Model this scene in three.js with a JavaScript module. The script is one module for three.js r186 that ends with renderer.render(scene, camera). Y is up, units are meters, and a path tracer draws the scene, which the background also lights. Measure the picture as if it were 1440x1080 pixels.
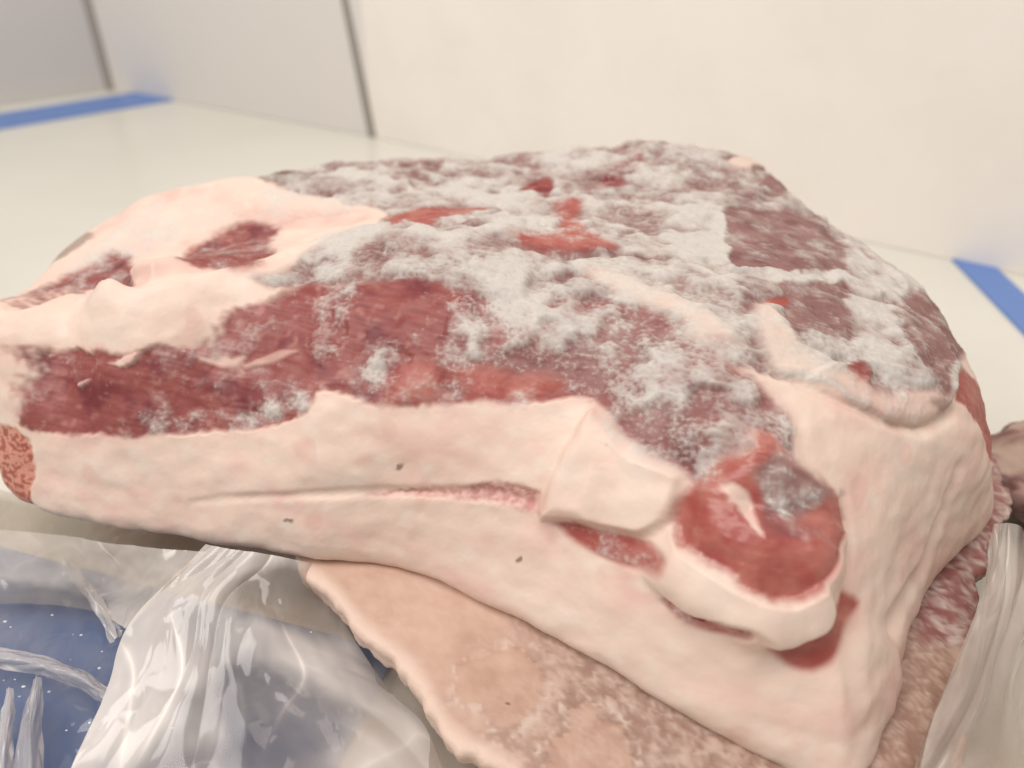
import * as THREE from 'three';
import { ImprovedNoise } from 'three/addons/math/ImprovedNoise.js';
import { RectAreaLightUniformsLib } from 'three/addons/lights/RectAreaLightUniformsLib.js';
import { mergeGeometries } from 'three/addons/utils/BufferGeometryUtils.js';

// ---------------------------------------------------------------- camera, light, exposure
const scene = new THREE.Scene();
const camera = new THREE.PerspectiveCamera(53, 4 / 3, 0.02, 20);
camera.position.set(0, 0.3, 0);
camera.rotation.x = -32 * Math.PI / 180;
camera.focus = 0.325;
camera.userData.fStop = 5;
scene.add(camera);
const renderer = new THREE.WebGLRenderer({ antialias: true });
renderer.setSize(1024, 768);
renderer.toneMapping = THREE.LinearToneMapping;
renderer.toneMappingExposure = 1.0;
renderer.shadowMap.enabled = true;
RectAreaLightUniformsLib.init();
scene.background = new THREE.Color().setRGB(0.31, 0.302, 0.29);          // the even light of a pale room
function areaLight(color, power, w, h, pos, target) {
  const l = new THREE.RectAreaLight(color, power, w, h);
  l.position.set(...pos); l.lookAt(...target); scene.add(l); return l;
}
areaLight(new THREE.Color(1, 0.945, 0.9), 5.7, 1.3, 0.9, [-1.35, 1.6, 0.25], [0, 0.1, -0.35]);
areaLight(new THREE.Color(1, 0.945, 0.9), 5.6, 1.4, 0.9, [-0.1, 1.9, 0.05], [0.3, 0.5, -1.0]);

// ---------------------------------------------------------------- helpers
const perlin = new ImprovedNoise();
const N3 = (x, y, z) => perlin.noise(x + 31.7, y + 17.3, z + 53.9);
function fbm(x, y, z, oct) { let a = 0, w = 0.5, s = 0; for (let i = 0; i < oct; i++) { a += w * N3(x, y, z); s += w; w *= 0.55; x = x * 2.03 + 5.1; y = y * 2.03 + 1.7; z = z * 2.03 + 9.2; } return a / s; }
const clamp = (x, a = 0, b = 1) => Math.min(b, Math.max(a, x));
const lerp = (a, b, t) => a + (b - a) * t;
const smooth = (a, b, x) => { const t = clamp((x - a) / (b - a)); return t * t * (3 - 2 * t); };
const smin = (a, b, k) => { const h = Math.max(k - Math.abs(a - b), 0) / k; return Math.min(a, b) - h * h * k * 0.25; };
const smax = (a, b, k) => -smin(-a, -b, k);
let seed = 7;
const rnd = () => { seed = (seed * 1664525 + 1013904223) >>> 0; return seed / 4294967296; };
const mix3 = (a, b, t) => [a[0] + (b[0] - a[0]) * t, a[1] + (b[1] - a[1]) * t, a[2] + (b[2] - a[2]) * t];

function splineLoop(flat, per = 6) {                       // [x, z, ...] -> smooth closed loop of [x, z]
  const p = []; for (let i = 0; i < flat.length; i += 2) p.push(new THREE.Vector3(flat[i], 0, flat[i + 1]));
  return new THREE.CatmullRomCurve3(p, true, 'centripetal').getPoints(p.length * per).slice(0, -1).map((v) => [v.x, v.z]);
}
function polyDist(loop, x, y) {                             // signed, negative inside
  let d = 1e9, inside = false;
  for (let i = 0, j = loop.length - 1; i < loop.length; j = i++) {
    const ax = loop[j][0], ay = loop[j][1], bx = loop[i][0], by = loop[i][1], ex = bx - ax, ey = by - ay, wx = x - ax, wy = y - ay;
    const t = clamp((wx * ex + wy * ey) / (ex * ex + ey * ey + 1e-12)), qx = wx - ex * t, qy = wy - ey * t;
    d = Math.min(d, qx * qx + qy * qy);
    if ((ay > y) !== (by > y) && x < (bx - ax) * (y - ay) / (by - ay) + ax) inside = !inside;
  }
  d = Math.sqrt(d); return inside ? -d : d;
}
function thinPlate(flat, stiff = 0) {                       // [x, z, height, ...] -> smooth height function
  const n = flat.length / 3, m = n + 3, A = Array.from({ length: m }, () => new Float64Array(m + 1));
  const U = (r2) => r2 > 1e-12 ? r2 * Math.log(r2) : 0;
  for (let i = 0; i < n; i++) {
    const xi = flat[3 * i], zi = flat[3 * i + 1];
    for (let j = 0; j < n; j++) A[i][j] = U((xi - flat[3 * j]) ** 2 + (zi - flat[3 * j + 1]) ** 2);
    A[i][i] += stiff;
    A[i][n] = 1; A[i][n + 1] = xi; A[i][n + 2] = zi; A[n][i] = 1; A[n + 1][i] = xi; A[n + 2][i] = zi; A[i][m] = flat[3 * i + 2];
  }
  for (let c = 0; c < m; c++) {
    let p = c; for (let r = c + 1; r < m; r++) if (Math.abs(A[r][c]) > Math.abs(A[p][c])) p = r;
    [A[c], A[p]] = [A[p], A[c]];
    for (let r = 0; r < m; r++) if (r !== c) { const f = A[r][c] / A[c][c]; if (f) for (let k = c; k <= m; k++) A[r][k] -= f * A[c][k]; }
  }
  const w = A.map((row, i) => row[m] / row[i]);
  return (x, z) => { let s = w[n] + w[n + 1] * x + w[n + 2] * z; for (let i = 0; i < n; i++) s += w[i] * U((x - flat[3 * i]) ** 2 + (z - flat[3 * i + 1]) ** 2); return s; };
}
function grid2(fn, x0, x1, z0, z1, step) {                  // a sampled function of (x, z), read back bilinearly
  const nx = Math.ceil((x1 - x0) / step) + 1, nz = Math.ceil((z1 - z0) / step) + 1, a = new Float32Array(nx * nz);
  for (let k = 0; k < nz; k++) for (let i = 0; i < nx; i++) a[k * nx + i] = fn(x0 + i * step, z0 + k * step);
  return (x, z) => {
    const u = clamp((x - x0) / step, 0, nx - 1.001), v = clamp((z - z0) / step, 0, nz - 1.001), i = u | 0, k = v | 0, f = u - i, g = v - k, o = k * nx + i;
    return (a[o] * (1 - f) + a[o + 1] * f) * (1 - g) + (a[o + nx] * (1 - f) + a[o + nx + 1] * f) * g;
  };
}
const ell = (x, y, z, cx, cy, cz, rx, ry, rz) => {          // ellipsoid, about a distance
  const a = (x - cx) / rx, b = (y - cy) / ry, c = (z - cz) / rz, k0 = Math.sqrt(a * a + b * b + c * c), k1 = Math.sqrt((a / rx) ** 2 + (b / ry) ** 2 + (c / rz) ** 2);
  return k1 < 1e-9 ? -Math.min(rx, ry, rz) : k0 * (k0 - 1) / k1;
};
function chain(flat) {                                     // [x, y, z, radius, ...] -> distance to a tapered tube through the points
  const lo = [9, 9, 9], hi = [-9, -9, -9];
  for (let i = 0; i < flat.length; i += 4) for (let c = 0; c < 3; c++) { lo[c] = Math.min(lo[c], flat[i + c] - flat[i + 3]); hi[c] = Math.max(hi[c], flat[i + c] + flat[i + 3]); }
  return (x, y, z) => {
    const fx = Math.max(lo[0] - x, x - hi[0], 0), fy = Math.max(lo[1] - y, y - hi[1], 0), fz = Math.max(lo[2] - z, z - hi[2], 0), far = Math.sqrt(fx * fx + fy * fy + fz * fz);
    if (far > 0.03) return far;
    let d = 1e9;
    for (let i = 0; i + 7 < flat.length; i += 4) {
      const ex = flat[i + 4] - flat[i], ey = flat[i + 5] - flat[i + 1], ez = flat[i + 6] - flat[i + 2], wx = x - flat[i], wy = y - flat[i + 1], wz = z - flat[i + 2];
      const t = clamp((wx * ex + wy * ey + wz * ez) / (ex * ex + ey * ey + ez * ez)), qx = wx - ex * t, qy = wy - ey * t, qz = wz - ez * t;
      d = Math.min(d, Math.sqrt(qx * qx + qy * qy + qz * qz) - lerp(flat[i + 3], flat[i + 7], t));
    }
    return d;
  };
}

// surface nets over a sparse set of blocks: a closed surface from a distance function
function surfaceNet(sdf, lo, hi, cell) {
  const B = 6, bs = B * cell, nb = [0, 1, 2].map((c) => Math.ceil((hi[c] - lo[c]) / bs)), n = nb.map((b) => b * B + 1);
  const val = new Float32Array(n[0] * n[1] * n[2]).fill(1), done = new Uint8Array(val.length), at = (i, j, k) => (k * n[1] + j) * n[0] + i;
  const blocks = [], reach = bs * 0.87 * 1.5 + 0.002;
  for (let c = 0; c < nb[2]; c++) for (let b = 0; b < nb[1]; b++) for (let a = 0; a < nb[0]; a++) {
    if (Math.abs(sdf(lo[0] + (a + 0.5) * bs, lo[1] + (b + 0.5) * bs, lo[2] + (c + 0.5) * bs)) > reach) continue;
    blocks.push(a, b, c);
    for (let k = c * B; k <= c * B + B; k++) for (let j = b * B; j <= b * B + B; j++) for (let i = a * B; i <= a * B + B; i++) {
      const o = at(i, j, k); if (done[o]) continue; done[o] = 1;
      val[o] = sdf(lo[0] + i * cell, lo[1] + j * cell, lo[2] + k * cell);
    }
  }
  const pos = [], ids = new Map(), idx = [];
  for (let q = 0; q < blocks.length; q += 3) {
    const [a, b, c] = [blocks[q] * B, blocks[q + 1] * B, blocks[q + 2] * B];
    for (let k = c; k < c + B; k++) for (let j = b; j < b + B; j++) for (let i = a; i < a + B; i++) {
      let mask = 0; for (let e = 0; e < 8; e++) if (val[at(i + (e & 1), j + (e >> 1 & 1), k + (e >> 2))] < 0) mask |= 1 << e;
      if (mask === 0 || mask === 255) continue;
      let sx = 0, sy = 0, sz = 0, m = 0;
      for (let e = 0; e < 8; e++) for (let ax = 0; ax < 3; ax++) {
        if (e >> ax & 1) continue; const f = e | 1 << ax;
        if ((mask >> e & 1) === (mask >> f & 1)) continue;
        const va = val[at(i + (e & 1), j + (e >> 1 & 1), k + (e >> 2))], vb = val[at(i + (f & 1), j + (f >> 1 & 1), k + (f >> 2))], t = va / (va - vb);
        sx += (e & 1) + (ax === 0 ? t : 0); sy += (e >> 1 & 1) + (ax === 1 ? t : 0); sz += (e >> 2) + (ax === 2 ? t : 0); m++;
      }
      ids.set(at(i, j, k), pos.length / 3);
      pos.push(lo[0] + (i + sx / m) * cell, lo[1] + (j + sy / m) * cell, lo[2] + (k + sz / m) * cell);
    }
  }
  const sx = 1, sy = n[0], sz = n[0] * n[1];
  const quad = (p, q, r, s, flip) => { if (p === undefined || q === undefined || r === undefined || s === undefined) return; flip ? idx.push(p, r, q, p, s, r) : idx.push(p, q, r, p, r, s); };
  for (const [o] of ids) {
    const g = ids.get(o);
    if ((val[o] < 0) !== (val[o + sx] < 0)) quad(g, ids.get(o - sy), ids.get(o - sy - sz), ids.get(o - sz), val[o] < 0 ? true : false);
    if ((val[o] < 0) !== (val[o + sy] < 0)) quad(g, ids.get(o - sz), ids.get(o - sz - sx), ids.get(o - sx), val[o] < 0 ? true : false);
    if ((val[o] < 0) !== (val[o + sz] < 0)) quad(g, ids.get(o - sx), ids.get(o - sx - sy), ids.get(o - sy), val[o] < 0 ? true : false);
  }
  return { pos: new Float32Array(pos), idx: new Uint32Array(idx) };
}
function gradient(sdf, x, y, z, e = 0.0015) {
  const a = sdf(x + e, y, z) - sdf(x - e, y, z), b = sdf(x, y + e, z) - sdf(x, y - e, z), c = sdf(x, y, z + e) - sdf(x, y, z - e), l = Math.hypot(a, b, c) || 1;
  return [a / l, b / l, c / l];
}
// Meshes a distance function, moves and colours each vertex with look(p, n) = { part, disp, color }, and cuts the surface into one mesh per part.
function bodyParts(sdf, lo, hi, cell, look) {
  const { pos, idx } = surfaceNet(sdf, lo, hi, cell), nv = pos.length / 3, col = new Float32Array(nv * 3), part = new Array(nv);
  for (let v = 0; v < nv; v++) {
    const p = [pos[3 * v], pos[3 * v + 1], pos[3 * v + 2]], n = gradient(sdf, ...p), r = look(p, n);
    for (let c = 0; c < 3; c++) { pos[3 * v + c] = p[c] + n[c] * r.disp; col[3 * v + c] = r.color[c]; }
    part[v] = r.part;
  }
  const whole = new THREE.BufferGeometry(); whole.setAttribute('position', new THREE.BufferAttribute(pos, 3)); whole.setIndex(new THREE.BufferAttribute(idx, 1)); whole.computeVertexNormals();
  const nor = whole.attributes.normal.array, lists = new Map();
  for (let t = 0; t < idx.length; t += 3) {
    const a = part[idx[t]], b = part[idx[t + 1]], c = part[idx[t + 2]], k = a === b || a === c ? a : b === c ? b : a;
    if (!lists.has(k)) lists.set(k, []); lists.get(k).push(idx[t], idx[t + 1], idx[t + 2]);
  }
  const out = new Map();
  for (const [k, l] of lists) {
    const old = new Map(), P = [], Nn = [], C = [], I = [];
    for (const v of l) { let w = old.get(v); if (w === undefined) { w = P.length / 3; old.set(v, w); for (let c = 0; c < 3; c++) { P.push(pos[3 * v + c]); Nn.push(nor[3 * v + c]); C.push(col[3 * v + c]); } } I.push(w); }
    const g = new THREE.BufferGeometry();
    g.setAttribute('position', new THREE.Float32BufferAttribute(P, 3)); g.setAttribute('normal', new THREE.Float32BufferAttribute(Nn, 3)); g.setAttribute('color', new THREE.Float32BufferAttribute(C, 3)); g.setIndex(I);
    out.set(k, g);
  }
  return out;
}
function child(name, geo, mat, parent, label) { const m = new THREE.Mesh(geo, mat); m.name = name; m.castShadow = m.receiveShadow = true; if (label) m.userData.label = label; parent.add(m); return m; }
function thing(name, label, category, pos = [0, 0, 0]) { const o = new THREE.Group(); o.name = name; o.position.set(...pos); o.userData = { label, category }; scene.add(o); return o; }
function structure(name, geo, mat) { const m = new THREE.Mesh(geo, mat); m.name = name; m.castShadow = m.receiveShadow = true; m.userData.kind = 'structure'; scene.add(m); return m; }

// ---------------------------------------------------------------- the big slab of pork: its form
const PLAN_LOW = [-0.259, -0.3008, -0.2157, -0.2773, -0.1561, -0.2643, -0.09, -0.2507, -0.0507, -0.2451, 0, -0.2155, 0.0484, -0.1837, 0.0815, -0.1654, 0.1021, -0.1579, 0.1157, -0.1543, 0.1281, -0.1622, 0.1485, -0.1899, 0.1873, -0.2388, 0.2351, -0.2848, 0.235, -0.33, 0.225, -0.4, 0.2, -0.46, 0.12, -0.49, -0.05, -0.5, -0.2, -0.485, -0.255, -0.45, -0.27, -0.38];
const PLAN_HIGH = [-0.2606, -0.3268, -0.2151, -0.3063, -0.1823, -0.2986, -0.1298, -0.2846, -0.0832, -0.2693, -0.0232, -0.2598, 0.0329, -0.2403, 0.0694, -0.2068, 0.0915, -0.1976, 0.1167, -0.2106, 0.1584, -0.2449, 0.2091, -0.2817, 0.222, -0.365, 0.206, -0.415, 0.182, -0.455, 0.155, -0.487, 0.08, -0.505, -0.06, -0.505, -0.16, -0.495, -0.234, -0.478, -0.267, -0.445, -0.268, -0.385];
const TOP_PTS = [-0.2396, -0.3272, 0.136, -0.1926, -0.3212, 0.147, -0.127, -0.3361, 0.155, -0.0827, -0.3545, 0.163, -0.0559, -0.3632, 0.167, -0.0139, -0.3612, 0.167, 0.0131, -0.3333, 0.165, 0.0548, -0.3017, 0.16, 0.0929, -0.282, 0.158, -0.2439, -0.3645, 0.128, -0.1911, -0.3681, 0.138, -0.1292, -0.3758, 0.147, -0.0724, -0.396, 0.155, -0.0114, -0.3986, 0.16, -0.2548, -0.3697, 0.128, -0.2579, -0.4172, 0.131, -0.2531, -0.446, 0.134, -0.2246, -0.4432, 0.143, -0.1594, -0.4743, 0.154, -0.0797, -0.48, 0.163, -0.0723, -0.4923, 0.164, -0.0182, -0.4959, 0.163, 0.0182, -0.4965, 0.166, 0.0795, -0.484, 0.172, 0.1226, -0.4791, 0.172, 0.1768, -0.4758, 0.158, 0.1855, -0.4339, 0.148, 0.2042, -0.3914, 0.139, 0.2083, -0.3398, 0.132, 0.1946, -0.2896, 0.13, 0.2146, -0.2873, 0.113, 0.2071, -0.2932, 0.122, 0.0416, -0.3952, 0.16, 0.0849, -0.3642, 0.16, 0.1363, -0.3674, 0.155, 0.1501, -0.3039, 0.147, 0.1132, -0.2689, 0.152, -0.0865, -0.2869, 0.128, -0.0233, -0.2673, 0.133, 0.0339, -0.2566, 0.133, 0.0319, -0.2738, 0.146, -0.0238, -0.2841, 0.147, -0.1361, -0.3045, 0.125, -0.2091, -0.3152, 0.115, -0.1516, -0.315, 0.145, -0.0828, -0.3109, 0.147, 0.0868, -0.2529, 0.15, 0.0982, -0.2403, 0.142, 0.1261, -0.2273, 0.127, 0.1594, -0.2422, 0.126, 0.0718, -0.2138, 0.118, 0.0598, -0.228, 0.133, 0.0902, -0.2168, 0.135, 0.1118, -0.2145, 0.124];
const RIND_PLAN = [-0.1021, -0.2597, -0.0859, -0.2431, -0.0691, -0.2248, -0.042, -0.2013, -0.0317, -0.1834, -0.0215, -0.1739, -0.0052, -0.1645, 0.04, -0.125, 0.11, -0.115, 0.15, -0.14, 0.178, -0.19, 0.215, -0.25, 0.262, -0.32, 0.24, -0.42, 0.1, -0.46, -0.05, -0.44, -0.1, -0.36];
const RIND_TOP = [-0.09, -0.26, 0.044, -0.05, -0.235, 0.042, 0, -0.215, 0.043, 0.06, -0.185, 0.043, 0.12, -0.155, 0.036, -0.11, -0.25, 0.037, -0.05, -0.205, 0.033, -0.01, -0.17, 0.03, 0.04, -0.13, 0.027, 0.1, -0.12, 0.027, 0.17, -0.16, 0.034, 0.2, -0.22, 0.042, 0.25, -0.3, 0.044, 0, -0.35, 0.044, 0.1, -0.3, 0.044, 0.2, -0.4, 0.044, -0.05, -0.4, 0.04];
const TAB = { leftIn: [-0.8393, -1.1867], leftFar: [-0.6007, -1.4449], rightFar: [0.4362, -0.7183], rightNear: [0.4163, -0.5311], frontA: [-0.3478, -0.2658], frontB: [-0.0727, -0.1808], frontC: [-0.3015, -0.19], frontD: [-0.0675, -0.1206], wallA: [-0.7732, -1.545], wallB: [-0.2098, -1.1867], wallC: [0.514, -0.6542], sideA: [-0.9536, -1.3349], sideB: [-0.7633, -1.5318], lean: [-0.0346, 0.2244] };
const RIND_DOMES = [[0.0006, -0.1941, 0.012], [-0.0142, -0.1974, 0.008], [0.0285, -0.1629, 0.016]];
const RIND_SPECK = [-0.0014, -0.1876];
const BAG_A = [[-0.4, 0.004, -0.37, -0.25, 0.012, -0.335, -0.12, 0.016, -0.285, 0, 0.006, -0.24], [-0.4, 0.004, -0.28, -0.27, 0.008, -0.27, -0.13, 0.012, -0.235, 0, 0.004, -0.2], [-0.4, 0.005, -0.21, -0.25, 0.012, -0.2, -0.12, 0.008, -0.185, 0, 0.004, -0.16], [-0.4, 0.004, -0.12, -0.25, 0.006, -0.12, -0.12, 0.006, -0.12, 0, 0.004, -0.12]];
const BAG_B = [[-0.1386, 0.056, -0.2555, -0.1189, 0.055, -0.252, -0.1025, 0.05, -0.2527, -0.0837, 0.034, -0.2614], [-0.1536, 0.046, -0.2432, -0.1301, 0.046, -0.2369, -0.1073, 0.038, -0.2394, -0.0785, 0.022, -0.2438], [-0.1657, 0.038, -0.2224, -0.1311, 0.038, -0.2169, -0.1026, 0.032, -0.2181, -0.0568, 0.009, -0.2214], [-0.1647, 0.03, -0.2003, -0.1282, 0.029, -0.1945, -0.096, 0.022, -0.1978, -0.0357, 0.008, -0.1977], [-0.1675, 0.018, -0.1644, -0.1244, 0.018, -0.1617, -0.0859, 0.014, -0.164, -0.0219, 0.008, -0.1674]];
const BAG_C = [[-0.2651, 0.04, -0.2831, -0.2191, 0.042, -0.2759, -0.1788, 0.046, -0.2641, -0.1382, 0.05, -0.2563], [-0.263, 0.028, -0.272, -0.2175, 0.03, -0.2653, -0.181, 0.032, -0.2566, -0.1518, 0.044, -0.2438], [-0.2597, 0.014, -0.2578, -0.224, 0.016, -0.256, -0.1968, 0.018, -0.2498, -0.1645, 0.036, -0.2241]];
const BAG_D = [[-0.242, 0.02, -0.2317, -0.2082, 0.022, -0.2232, -0.185, 0.023, -0.2143, -0.1678, 0.024, -0.2048], [-0.2349, 0.024, -0.2223, -0.2022, 0.026, -0.2141, -0.18, 0.027, -0.2063, -0.1658, 0.027, -0.1982], [-0.2369, 0.017, -0.2212, -0.2043, 0.019, -0.2138, -0.182, 0.02, -0.206, -0.169, 0.021, -0.1979]];
const BAG_E = [[-0.2044, 0.02, -0.2113, -0.2, 0.024, -0.21, -0.199, 0.02, -0.2102], [-0.2007, 0.018, -0.1941, -0.1925, 0.0235, -0.191, -0.1901, 0.018, -0.1928], [-0.1906, 0.016, -0.1684, -0.1796, 0.023, -0.1642, -0.1764, 0.016, -0.167]];
const BAG_F = [[-0.2277, 0.018, -0.281, -0.1967, 0.022, -0.2506, -0.1749, 0.026, -0.2249], [-0.2236, 0.021, -0.279, -0.1923, 0.025, -0.2487, -0.1714, 0.029, -0.2243], [-0.2225, 0.018, -0.282, -0.1915, 0.022, -0.2523, -0.1722, 0.026, -0.2287]];
const BAG_G = [[-0.2149, 0.018, -0.2082, -0.2099, 0.022, -0.2059, -0.2099, 0.018, -0.2068], [-0.2094, 0.017, -0.1916, -0.2018, 0.022, -0.1882, -0.2007, 0.017, -0.1903], [-0.2004, 0.016, -0.1684, -0.1903, 0.022, -0.1648, -0.1888, 0.016, -0.167]];
const BAG_R = [[0.2054, 0.078, -0.2448, 0.2155, 0.074, -0.2492, 0.2433, 0.05, -0.2636, 0.2709, 0.03, -0.2748], [0.1925, 0.07, -0.2221, 0.1998, 0.066, -0.2183, 0.2252, 0.046, -0.2289, 0.2617, 0.02, -0.2481], [0.1692, 0.06, -0.192, 0.1806, 0.058, -0.1904, 0.2059, 0.04, -0.1978, 0.2378, 0.02, -0.2095], [0.1504, 0.05, -0.1692, 0.1643, 0.048, -0.1678, 0.1919, 0.034, -0.1742, 0.2198, 0.02, -0.1803], [0.1361, 0.044, -0.1493, 0.1513, 0.042, -0.1504, 0.1813, 0.03, -0.1574, 0.2119, 0.02, -0.1632]];
const BAG_R2 = [[0.2054, 0.078, -0.2448, 0.2086, 0.066, -0.2467, 0.2188, 0.05, -0.25], [0.1925, 0.07, -0.2221, 0.2004, 0.058, -0.2297, 0.2141, 0.045, -0.2358], [0.1692, 0.06, -0.192, 0.1768, 0.052, -0.1968, 0.1899, 0.042, -0.1996], [0.1504, 0.05, -0.1692, 0.1575, 0.042, -0.1718, 0.1673, 0.036, -0.1715], [0.1361, 0.044, -0.1493, 0.1414, 0.04, -0.1516, 0.1535, 0.034, -0.1551]];
const LUMPS = [[0.006, [0.0881, 0.131, -0.2209, 0.006, 0.0767, 0.1142, -0.2164, 0.012, 0.0773, 0.1048, -0.208, 0.015, 0.0873, 0.1013, -0.2, 0.017, 0.1, 0.1002, -0.1993, 0.017, 0.108, 0.1065, -0.2077, 0.012, 0.1099, 0.1147, -0.2169, 0.009, 0.0962, 0.1267, -0.2183, 0.007]], [0.006, [0.0602, 0.0936, -0.2073, 0.01, 0.0729, 0.0906, -0.1981, 0.013, 0.0879, 0.0877, -0.1895, 0.014, 0.1012, 0.0891, -0.1888, 0.012]]];
const CUTS = [[0.007, [-0.2393, 0.1379, -0.3361, 0.004, -0.2274, 0.1308, -0.3694, 0.006, -0.1693, 0.1571, -0.3256, 0.006, -0.1458, 0.1575, -0.3385, 0.006, -0.1216, 0.1563, -0.3555, 0.006, -0.1008, 0.1534, -0.384, 0.005, -0.0722, 0.1568, -0.394, 0.004, -0.0352, 0.1683, -0.3666, 0.003, -0.0132, 0.1618, -0.3954, 0.002]], [0.006, [-0.0067, 0.1674, -0.345, 0.002, 0.0066, 0.1659, -0.3379, 0.003, 0.0295, 0.1642, -0.3335, 0.003, 0.0495, 0.1632, -0.336, 0.0015]], [0.003, [-0.1465, 0.0678, -0.2694, 0.0006, -0.1176, 0.0745, -0.2648, 0.0009, -0.0902, 0.0802, -0.2597, 0.0012, -0.0487, 0.0862, -0.2549, 0.0016, -0.0117, 0.0943, -0.2452, 0.002, 0.0086, 0.0956, -0.2376, 0.0016]], [0.003, [0.0561, 0.0826, -0.1973, 0.0006, 0.0677, 0.0824, -0.1901, 0.0005, 0.0824, 0.0824, -0.1831, 0.0005]], [0.003, [0.1176, 0.0875, -0.1883, 0.0012, 0.1222, 0.1025, -0.2046, 0.0018, 0.1215, 0.1158, -0.2164, 0.0012]], [0.004, [0.1019, 0.1468, -0.2514, 0.0008, 0.1252, 0.1385, -0.2467, 0.0012, 0.1435, 0.1299, -0.2462, 0.0015, 0.1658, 0.1209, -0.2532, 0.003, 0.1833, 0.1203, -0.2652, 0.002]], [0.006, [0.1456, 0.0654, -0.2009, 0.004, 0.1712, 0.0654, -0.2305, 0.003, 0.1837, 0.0812, -0.2479, 0.002, 0.1888, 0.0975, -0.2562, 0.0005]]];
const planLow = splineLoop(PLAN_LOW), planHigh = splineLoop(PLAN_HIGH);
const gLow = grid2((x, z) => polyDist(planLow, x, z), -0.34, 0.32, -0.58, -0.08, 0.002), gHigh = grid2((x, z) => polyDist(planHigh, x, z), -0.34, 0.32, -0.58, -0.08, 0.002);
const topFn = thinPlate(TOP_PTS, 1e-5), gTop = grid2((x, z) => clamp(topFn(x, z), 0.06, 0.2), -0.34, 0.32, -0.58, -0.08, 0.002);
const LOW_Y = 0.044, HIGH_Y = 0.124;
const lumpChains = LUMPS.map(([k, f]) => [k, chain(f)]), cutChains = CUTS.map(([k, f]) => [k, chain(f)]);
function slabSdf(x, y, z) {
  const k = clamp((y - LOW_Y) / (HIGH_Y - LOW_Y), -0.3, 1.4), side = lerp(gLow(x, z), gHigh(x, z), k);
  let d = smax(side, (y - gTop(x, z)) * 0.92, 0.022);
  d = smax(d, LOW_Y - 0.010 * Math.exp(-((x - 0.115) ** 2 + (z + 0.16) ** 2) / 0.0032) - y, 0.014);
  if (d > 0.05) return d;
  for (const [k2, c] of lumpChains) d = smin(d, c(x, y, z), k2);
  for (const [k2, c] of cutChains) d = smax(d, -c(x, y, z), k2);
  return d;
}
// A flat map of the slab's own surface, unrolled round its middle: crown at the centre, flanks round it.
const HEART = [0, 0.055, -0.335];
function unroll(x, y, z) { const a = x - HEART[0], b = (y - HEART[1]) * 1.7, c = z - HEART[2], h = Math.hypot(a, c), phi = Math.atan2(h, b); return [phi * a / (h + 1e-9), phi * c / (h + 1e-9), Math.hypot(a, b, c)]; }

// ---------------------------------------------------------------- the big slab of pork: what each bit of its surface is
// A patch is an outline on the unrolled surface, in hundredths of a radian, with the tissue that fills it.
const patches = [];
function patch(part, tissue, soft, outline, opt = {}) {
  const loop = splineLoop(outline.map((v) => v / 1000), 3);
  const xs = loop.map((p) => p[0]), ys = loop.map((p) => p[1]), m = 0.12;
  patches.push({ part, tissue, soft, loop, box: [Math.min(...xs) - m, Math.max(...xs) + m, Math.min(...ys) - m, Math.max(...ys) + m], ...opt });
}
patch('lean_meat/frosted top of the lean meat', 'dull', 0.003, [-644, 19, -525, -31, -414, -351, -517, -486, -814, -738, -611, -784, -361, -822, -185, -859, 89, -875, 387, -785, 577, -736, 804, -634, 943, -516, 1082, -326, 1207, -78, 1005, 202, 960, 347, 941, 431, 774, 475, 594, 435, 462, 428, 369, 358, 292, 270, 0, 255, -138, 180, -392, 101, -476, 71], { frost: 0.64, haze: 0.8 });
patch('lean_meat/deep red front face of the lean meat', 'lean', 0.0016, [-1150, 98, -1117, 78, -1066, 101, -984, 162, -914, 181, -853, 173, -782, 128, -681, 86, -519, 49, -476, 71, -391, 97, -278, 113, -137, 152, 0, 222, 136, 214, 292, 246, 369, 347, 462, 428, 536, 508, 577, 590, 570, 662, 482, 595, 462, 671, 432, 757, 412, 751, 328, 679, 277, 616, 237, 582, 224, 523, 42, 527, -178, 533, -271, 528, -409, 500, -493, 462, -619, 390, -735, 470, -958, 427, -1154, 345, -1232, 289, -1306, 229, -1318, 206, -1279, 177, -1217, 138], { frost: 0.14 });
patch('', 'none', 0.003, [-474, 65, -526, 150, -588, 250, -521, 287, -444, 212, -392, 101], { frost: 0.56 });
patch('', 'none', 0.003, [-426, 384, -337, 310, -289, 354, -335, 467, -411, 474], { frost: 0.6 });
patch('', 'dull', 0.006, [-109, 315, -35, 232, 137, 225, 292, 258, 369, 358, 462, 432, 533, 512, 573, 595, 563, 660, 481, 599, 462, 671, 432, 753, 412, 742, 326, 668, 274, 593, 246, 524, 155, 477, -39, 426], { cover: 0.62 });
patch('', 'none', 0.004, [-137, 145, -165, 266, -217, 409, -244, 516, -154, 525, 230, 523, 238, 594, 410, 746, 432, 753, 462, 671, 482, 595, 570, 662, 577, 590, 536, 508, 462, 428, 369, 347, 292, 246, 136, 214, 0, 222], { frost: 0.5, haze: 0.42 });
patch('', 'none', 0.004, [-35, 210, 136, 176, 218, 264, 141, 326, 74, 366, 27, 299], { frost: 0.8 });
patch('', 'none', 0.004, [-123, 250, -53, 275, -96, 378, -183, 370], { frost: 0.68 });
patch('', 'lean', 0.003, [-54, 300, -9, 294, -15, 336, -56, 349], { frost: 0.16 });
patch('', 'bright', 0.004, [-160, 416, 39, 440, 135, 465, 82, 513, -152, 515], { frost: 0.3 });
patch('', 'bright', 0.003, [-326, 392, -225, 375, -246, 500, -336, 502, -402, 483], { frost: 0.2 });
patch('', 'none', 0.003, [-950, 355, -778, 367, -642, 382, -739, 463, -906, 434], { frost: 0.55 });
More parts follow.
